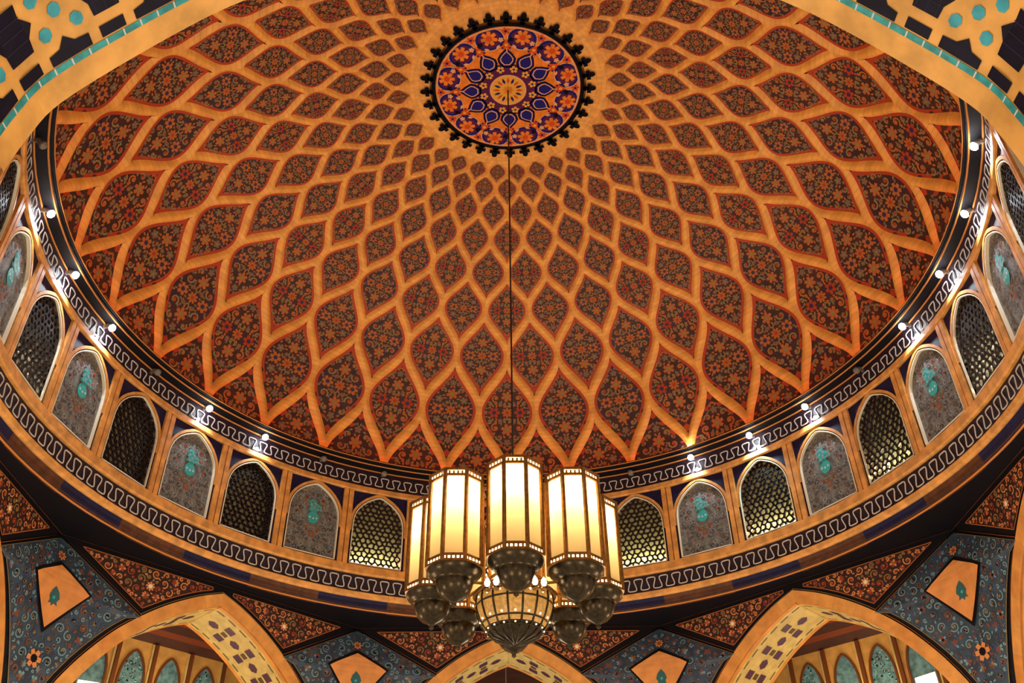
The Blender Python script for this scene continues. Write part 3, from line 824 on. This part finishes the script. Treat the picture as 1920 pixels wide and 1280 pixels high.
# ------------------------------------------------------------------ side bays seen through the arches
def annex(side):
    th = radians(45*side); o_name = 'wall_annex_right' if side > 0 else 'wall_annex_left'
    b = MB(); D = 14.0; s = side
    b.poly([(-6, D, -1.6), (6, D, -1.6), (6, D, 9.06), (-6, D, 9.06)], ANNEX)
    w = b.build(o_name); w.rotation_euler = (0, 0, -th); tag(w, 'ochre wall with posts and windows seen through the %s arch' % ('right' if s > 0 else 'left'), kind='structure')
    for u in (-1.98, -.92, .13, 1.21, 2.27, 3.3):
        b = MB(); b.box((-s*u, D-.05, 7.0), (.10, .10, 4.05), POST); b.box((-s*u-.085, D-.03, 7.0), (.05, .06, 4.05), CREAM); b.build('post', w)
    # ceiling of the bay
    b = MB(); zz = [(D, 9.06, CEIL), (13.72, 9.22, CEIL2), (13.5, 9.30, CEIL), (13.2, 9.42, CEIL2), (13.0, 9.46, CEIL), (12.6, 9.62, CEIL), (12.31, 9.75, CEIL)]
    for i in range(len(zz)-1):
        b.poly([(-6, zz[i][0], zz[i][1]), (6, zz[i][0], zz[i][1]), (6, zz[i+1][0], zz[i+1][1]), (-6, zz[i+1][0], zz[i+1][1])], zz[i][2])
    b.poly([(-6, 12.31, 9.75), (6, 12.31, 9.75), (6, 12.31, 9.13), (-6, 12.31, 9.13)], CEIL) if False else None
    c = b.build('ceiling_annex_right' if s > 0 else 'ceiling_annex_left'); c.rotation_euler = (0, 0, -th)
    tag(c, 'dark brown panelled ceiling behind the %s arch' % ('right' if s > 0 else 'left'), kind='structure')
    global wn
    names = ['brightest, outermost', 'second', 'third', 'fourth and innermost']
    for i, (u, lt) in enumerate(((-1.47, True), (-.40, False), (.66, True), (1.74, False))):
        wn += 1; o = empty('window_%d' % wn, (0, 0, 0), -th); x = -s*u
        H = [(0, 8.76), (.08, 8.70), (.17, 8.58), (.26, 8.40), (.31, 8.20), (.335, 7.95), (.335, 6.4)]
        P = [(x+q, z) for q, z in H[::-1]]+[(x-q, z) for q, z in H[1:]]
        b = MB(); b.poly([(q, D-.012, z) for q, z in P], AWIN); b.build('glass_pane', o)
        b = MB(); Q = offset(P, .055)
        b.grid([[(q, D, z) for q, z in P], [(q, D-.06, z) for q, z in P], [(q, D-.06, z) for q, z in Q], [(q, D, z) for q, z in Q]], POST); b.build('window_frame', o)
        if i in (1, 3):
            b = MB()
            rr = random.Random(i)
            for _ in range(70):
                q, z = x+rr.uniform(-.3, .3), rr.uniform(7.0, 8.7)
                if not in_poly(q, z, P): continue
                for p in flower(q, z, rr.uniform(.02, .04), 5, rr.random()): b.poly([(a, D-.018, c2) for a, c2 in p], rr.choice((P_WHT, NAVY, P_TEA, BLACK)))
            b.build('lattice', o)
        if i == 0:
            b = MB(); b.poly([(x-.3, D-.016, 7.0), (x+.3, D-.016, 7.0), (x+.28, D-.016, 7.74), (x-.28, D-.016, 7.70)], BEAD)
            b.build('lit_pane', o)['label'] = 'brightly lit lower pane'
        tag(o, '%s pointed blue-grey window behind the %s arch' % (names[i], 'right' if s > 0 else 'left'), 'window', 'pointed windows behind the arches', 'structure')
    a = th
    lamp('annex_fill', (13.1*sin(a)-s*1.2*cos(a)*0, 13.1*cos(a), 6.6), 60, (1.0, .80, .48), .3)  # unseen fill light added to brighten the bay and its windows
annex(-1); annex(1)
b = MB(); b.poly([(-6, 12.4, 10.4), (6, 12.4, 10.4), (6, 22, 10.4), (-6, 22, 10.4)], CEIL); b.poly([(-6, 22, -1.6), (6, 22, -1.6), (6, 22, 10.4), (-6, 22, 10.4)], CEIL)
o = b.build('ceiling_passage'); tag(o, 'dark brown vault seen through the middle arch', kind='structure')
b = MB(); b.tube([(-.05, 15, 10.4), (-.05, 15, 6.0)], .012, STEEL, 6)
tag(b.build('hanging_wire'), 'thin pale wire hanging in the dark middle arch', 'wire')

# ------------------------------------------------------------------ entrance arch overhead, patterned soffit
XC = -.1; YA = -AP
NCV = [(0,9.8),(1,9.15),(2,8.47),(2.5,8.06),(2.9,7.70),(3.45,7.05),(3.9,6.42),(4.03,6.0),(4.1,5.55),(4.15,5.0),(4.15,-1.6)]
nl = np.concatenate([[0], np.cumsum([hypot(NCV[i+1][0]-NCV[i][0], NCV[i+1][1]-NCV[i][1]) for i in range(len(NCV)-1)])])
fine = cat_rom(NCV, 8); fl_ = np.concatenate([[0], np.cumsum(np.hypot(*np.diff(fine, axis=0).T))])
def nv(l, d, e=0.0):
    s = 1 if l >= 0 else -1; l = abs(l)
    u, z = np.interp(l, fl_, fine[:,0]), np.interp(l, fl_, fine[:,1]); u2, z2 = np.interp(l+.03, fl_, fine[:,0]), np.interp(l+.03, fl_, fine[:,1])
    k = hypot(u2-u, z2-z) or 1; nu, nz = (z2-z)/k, -(u2-u)/k     # towards the opening
    return (XC+s*float(u+nu*e), YA-d, float(z+nz*e))
LS = [l for l in np.linspace(-7.6, 7.6, 153)]
b = MB(); b.grid([[nv(l, d) for l in [-14]+LS+[14]] for d in (0, .22, 1, 2, 3.6)], SOFF)
vault = b.build('wall_near'); tag(vault, 'entrance arch overhead with ochre tiled soffit', kind='structure')
b = MB()       # wall of the octagon above and beside the entrance arch
for i in range(len(LS)-1):
    p, q = nv(LS[i], 0), nv(LS[i+1], 0)
    b.poly([p, q, (q[0], YA, ZO), (p[0], YA, ZO)], ORANGE)
b.build('inner_face', vault)
b = MB()
def npoly(P, M, e=.006):
    b.poly([nv(l, d, e) for l, d in P], M)
def nband(l0, l1, d0, d1, M, e):
    ls = np.linspace(l0, l1, 4); b.grid([[nv(l, d0, e) for l in ls], [nv(l, d1, e) for l in ls]], M)
for sg in (1, -1):
    l = 0.1
    while l < 7.4:
        nband(sg*l, sg*(l+.165), .235, .295, TEAL, .006); nband(sg*(l+.165), sg*(l+.18), .235, .295, CHAIN, .006); l += .18
    for n in range(-5, 4):
        c = 4.93+.87*n; c2 = c+.435
        if c < .3: continue
        for row in (0, 1, 2):
            D = .76*row
            def rp(P, M, e=.007): npoly([(sg*x, D+y) for x, y in P], M, e)
            # tall block with pointed head
            rp([(c-.205, .31), (c+.205, .31), (c+.205, .40), (c+.09, .42), (c+.02, .51), (c-.07, .43), (c-.205, .42)], NAVYT)
            rp([(c-.205+0, 1.17), (c+.205, 1.17), (c+.205, 1.08), (c+.07, 1.07), (c, .98), (c-.07, 1.07), (c-.205, 1.08)], NAVYT)
            rp([(c2-.125, .315), (c2+.125, .315), (c2+.125, .42), (c2-.125, .42)], NAVYT)
            # dark eight pointed star
            st = [(c2+x, .74+y) for x, y in ((-.13, .205), (-.12, .09), (-.21, 0), (-.14, -.10), (-.13, -.215), (.13, -.215), (.14, -.10), (.21, 0), (.12, .09), (.13, .205))]
            rp(st, NAVYT)
            for q in (-.1, 0, .1):
                rp([(c2-.13, .738+q), (c2+.13, .738+q), (c2+.13, .745+q), (c2-.13, .745+q)], GROUT, .010); rp([(c2+q-.003, .53), (c2+q+.004, .53), (c2+q+.004, .94), (c2+q-.003, .94)], GROUT, .010)
            for x, y in ((0, 0), (-.155, -.155), (.155, -.155), (-.155, .155), (.155, .155)):
                P = [(c+x+.062*cos(2*pi*i/7+.4*(x+y)), .74+y+.066*sin(2*pi*i/7)) for i in range(7)]
                rp(P, TURQ)
tag(b.build('star_mosaic', vault), 'navy star and turquoise mosaic with a teal line')

# ------------------------------------------------------------------ chandelier
ch = empty('chandelier', (0, 0, 5.5)); tag(ch, 'large brass chandelier of eight glowing octagonal lanterns hanging in the dome', 'chandelier')
ZC0 = 5.5
b = MB(); b.tube([(0, 0, 20.68-ZC0), (0, 0, 14-ZC0), (0, 0, 8.4-ZC0)], .018, CABLE, 8); b.build('cable', ch)
b = MB(); b.lathe([(0, 8.5), (.05, 8.5), (.07, 8.3), (.15, 8.2), (.09, 8.05), (.08, 7.2), (.14, 7.1), (.10, 6.9), (.12, 6.6), (.30, 6.5), (.42, 6.42), (.0, 6.42)], BRASS, 20, (0, 0, -ZC0)); b.build('hub', ch, True)
b = MB(); bw = [(.60, 6.38), (.665, 6.30), (.68, 6.18), (.665, 6.05), (.61, 5.88), (.52, 5.73), (.38, 5.60), (.20, 5.53), (.05, 5.50), (0, 5.46)]
b.lathe(bw[:6], AMBER, 48, (0, 0, -ZC0)); b.lathe(bw[5:], BRASSD, 48, (0, 0, -ZC0)); bowl = b.build('pierced_bowl', ch, True)
b = MB()
for i in range(16):
    a = 2*pi*i/16+pi/16
    b.tube([((r+.006)*sin(a), (r+.006)*cos(a), z-ZC0) for r, z in bw[:-1]], .020, BRASSD, 6)
for r, z in ((.66, 6.32), (.675, 6.12), (.575, 5.81), (.47, 5.68)): b.tube([((r+.004)*sin(2*pi*i/48), (r+.004)*cos(2*pi*i/48), z-ZC0) for i in range(48)], .016, BRASSD, 6, True)
b.lathe([(.60, 6.38), (.72, 6.36), (.74, 6.33), (.68, 6.30)], BRASS, 48, (0, 0, -ZC0))
b.build('bowl_rib', bowl, True)
bead = {}
for r, z, q in ((.672, 6.22, .022), (.60, 5.86, .02), (.50, 5.70, .016)):
    b = MB(); b.lathe([(0, -q), (q*.7, -q*.7), (q, 0), (q*.7, q*.7), (0, q)], BEAD, 6); p0 = b.build('lit_bead', bowl)
    for i in range(16):
        o = p0 if i == 0 else p0.copy()
        if i: COL.objects.link(o); o.parent = bowl
        a = 2*pi*i/16; o.location = (r*sin(a), r*cos(a), z-ZC0)
# arms and candle bulbs
for i in range(8):
    a = 2*pi*i/8
    b = MB(); b.tube([(r*sin(a), r*cos(a), z-ZC0) for r, z in ((.1, 6.7), (.45, 6.62), (.8, 6.34), (1.1, 6.28), (1.4, 6.40))], .028, BRASS, 8)
    b.build('arm', ch, True); b = MB(); b.tube([(r*sin(a), r*cos(a), z-ZC0) for r, z in ((.08, 8.1), (.6, 8.22), (1.1, 8.16), (1.42, 8.05))], .022, BRASS, 8); b.build('arm', ch, True)
    a = (0 if i < 4 else pi)+(-.40, -.27, .27, .40)[i % 4]
    b = MB(); b.tube([(r*sin(a), r*cos(a), z-ZC0) for r, z in ((.55, 6.42), (.9, 6.16), (1.2, 6.02))], .02, BRASS, 6)
    b.lathe([(0, -.06), (.05, -.05), (.06, 0), (.02, .01)], BRASS, 10, (1.2*sin(a), 1.2*cos(a), 6.03-ZC0)); cb = b.build('candle_arm', ch, True)
    b = MB(); b.lathe([(0, 0), (.035, .02), (.05, .07), (.03, .13), (0, .17)], BULB, 10, (1.2*sin(a), 1.2*cos(a), 6.05-ZC0)); b.build('bulb', cb, True)
# one lantern, then copies
LR = .487; LH = 1.68
def oc(r, i, z): a = radians(22.5+45*i); return (r*sin(a), r*cos(a), z)
lan = MB()
for i in range(8):
    lan.tube([oc(LR, i, -.02), oc(LR, i, LH+.02)], .040, BRASS, 6)
for z0, z1, r in ((-.02, .015, .515), (.085, .12, .50), (LH-.12, LH-.085, .50), (LH-.01, LH+.03, .515)):
    rows = [[oc(r-.05, i, z0) for i in range(8)], [oc(r, i, z0) for i in range(8)], [oc(r, i, z1) for i in range(8)], [oc(r-.05, i, z1) for i in range(8)]]
    lan.grid(rows, BRASS, True)
lan.grid([[oc(LR-.03, i, .0) for i in range(8)], [oc(.40, i, -.05) for i in range(8)]], BRASSD, True)
lan = lan.build('lantern', ch)
b = MB()
for i in range(8): b.poly([oc(LR-.02, i, .10), oc(LR-.02, i+1, .10), oc(LR-.02, i+1, LH-.10), oc(LR-.02, i, LH-.10)], GLASS)
b.build('glass_pane', lan)
for z0, z1 in ((.015, .085), (LH-.085, LH-.015)):
    b = MB()
    for i in range(8):
        p, q = Vector(oc(LR-.004, i, 0)), Vector(oc(LR-.004, i+1, 0))
        b.poly([tuple(p+Vector((0, 0, z0))), tuple(q+Vector((0, 0, z0))), tuple(q+Vector((0, 0, z1))), tuple(p+Vector((0, 0, z1)))], BRASS)
        for t in range(5):
            u0, u1 = (t+.22)/5, (t+.78)/5; n = ((p+q)/2).normalized()*.012
            b.poly([tuple(p.lerp(q, u)+n+Vector((0, 0, z))) for u, z in ((u0, z0+.012), (u1, z0+.012), (u1, z1-.012), (u0, z1-.012))], BEAD)
    b.build('lit_band', lan)
b = MB(); b.lathe([(.47, -.02), (.45, -.08), (.37, -.16), (.315, -.19), (.32, -.22), (.30, -.30), (.26, -.39), (.18, -.475), (.07, -.53), (.035, -.57), (.045, -.60), (0, -.64)], BRASSD, 32)
bwl = b.build('brass_bowl', lan, True)
lanterns = [lan]+[copy_tree(lan, ch) for _ in range(7)]
for i, o in enumerate(lanterns):
    a = pi+2*pi*i/8; o.location = (1.44*sin(a), 1.44*cos(a), 6.37-ZC0); o.rotation_euler = (0, 0, -a)
    lamp('lantern_lamp', (1.44*sin(a), 1.44*cos(a), 6.37+1.28), 50, (1.0, .90, .70), .10)
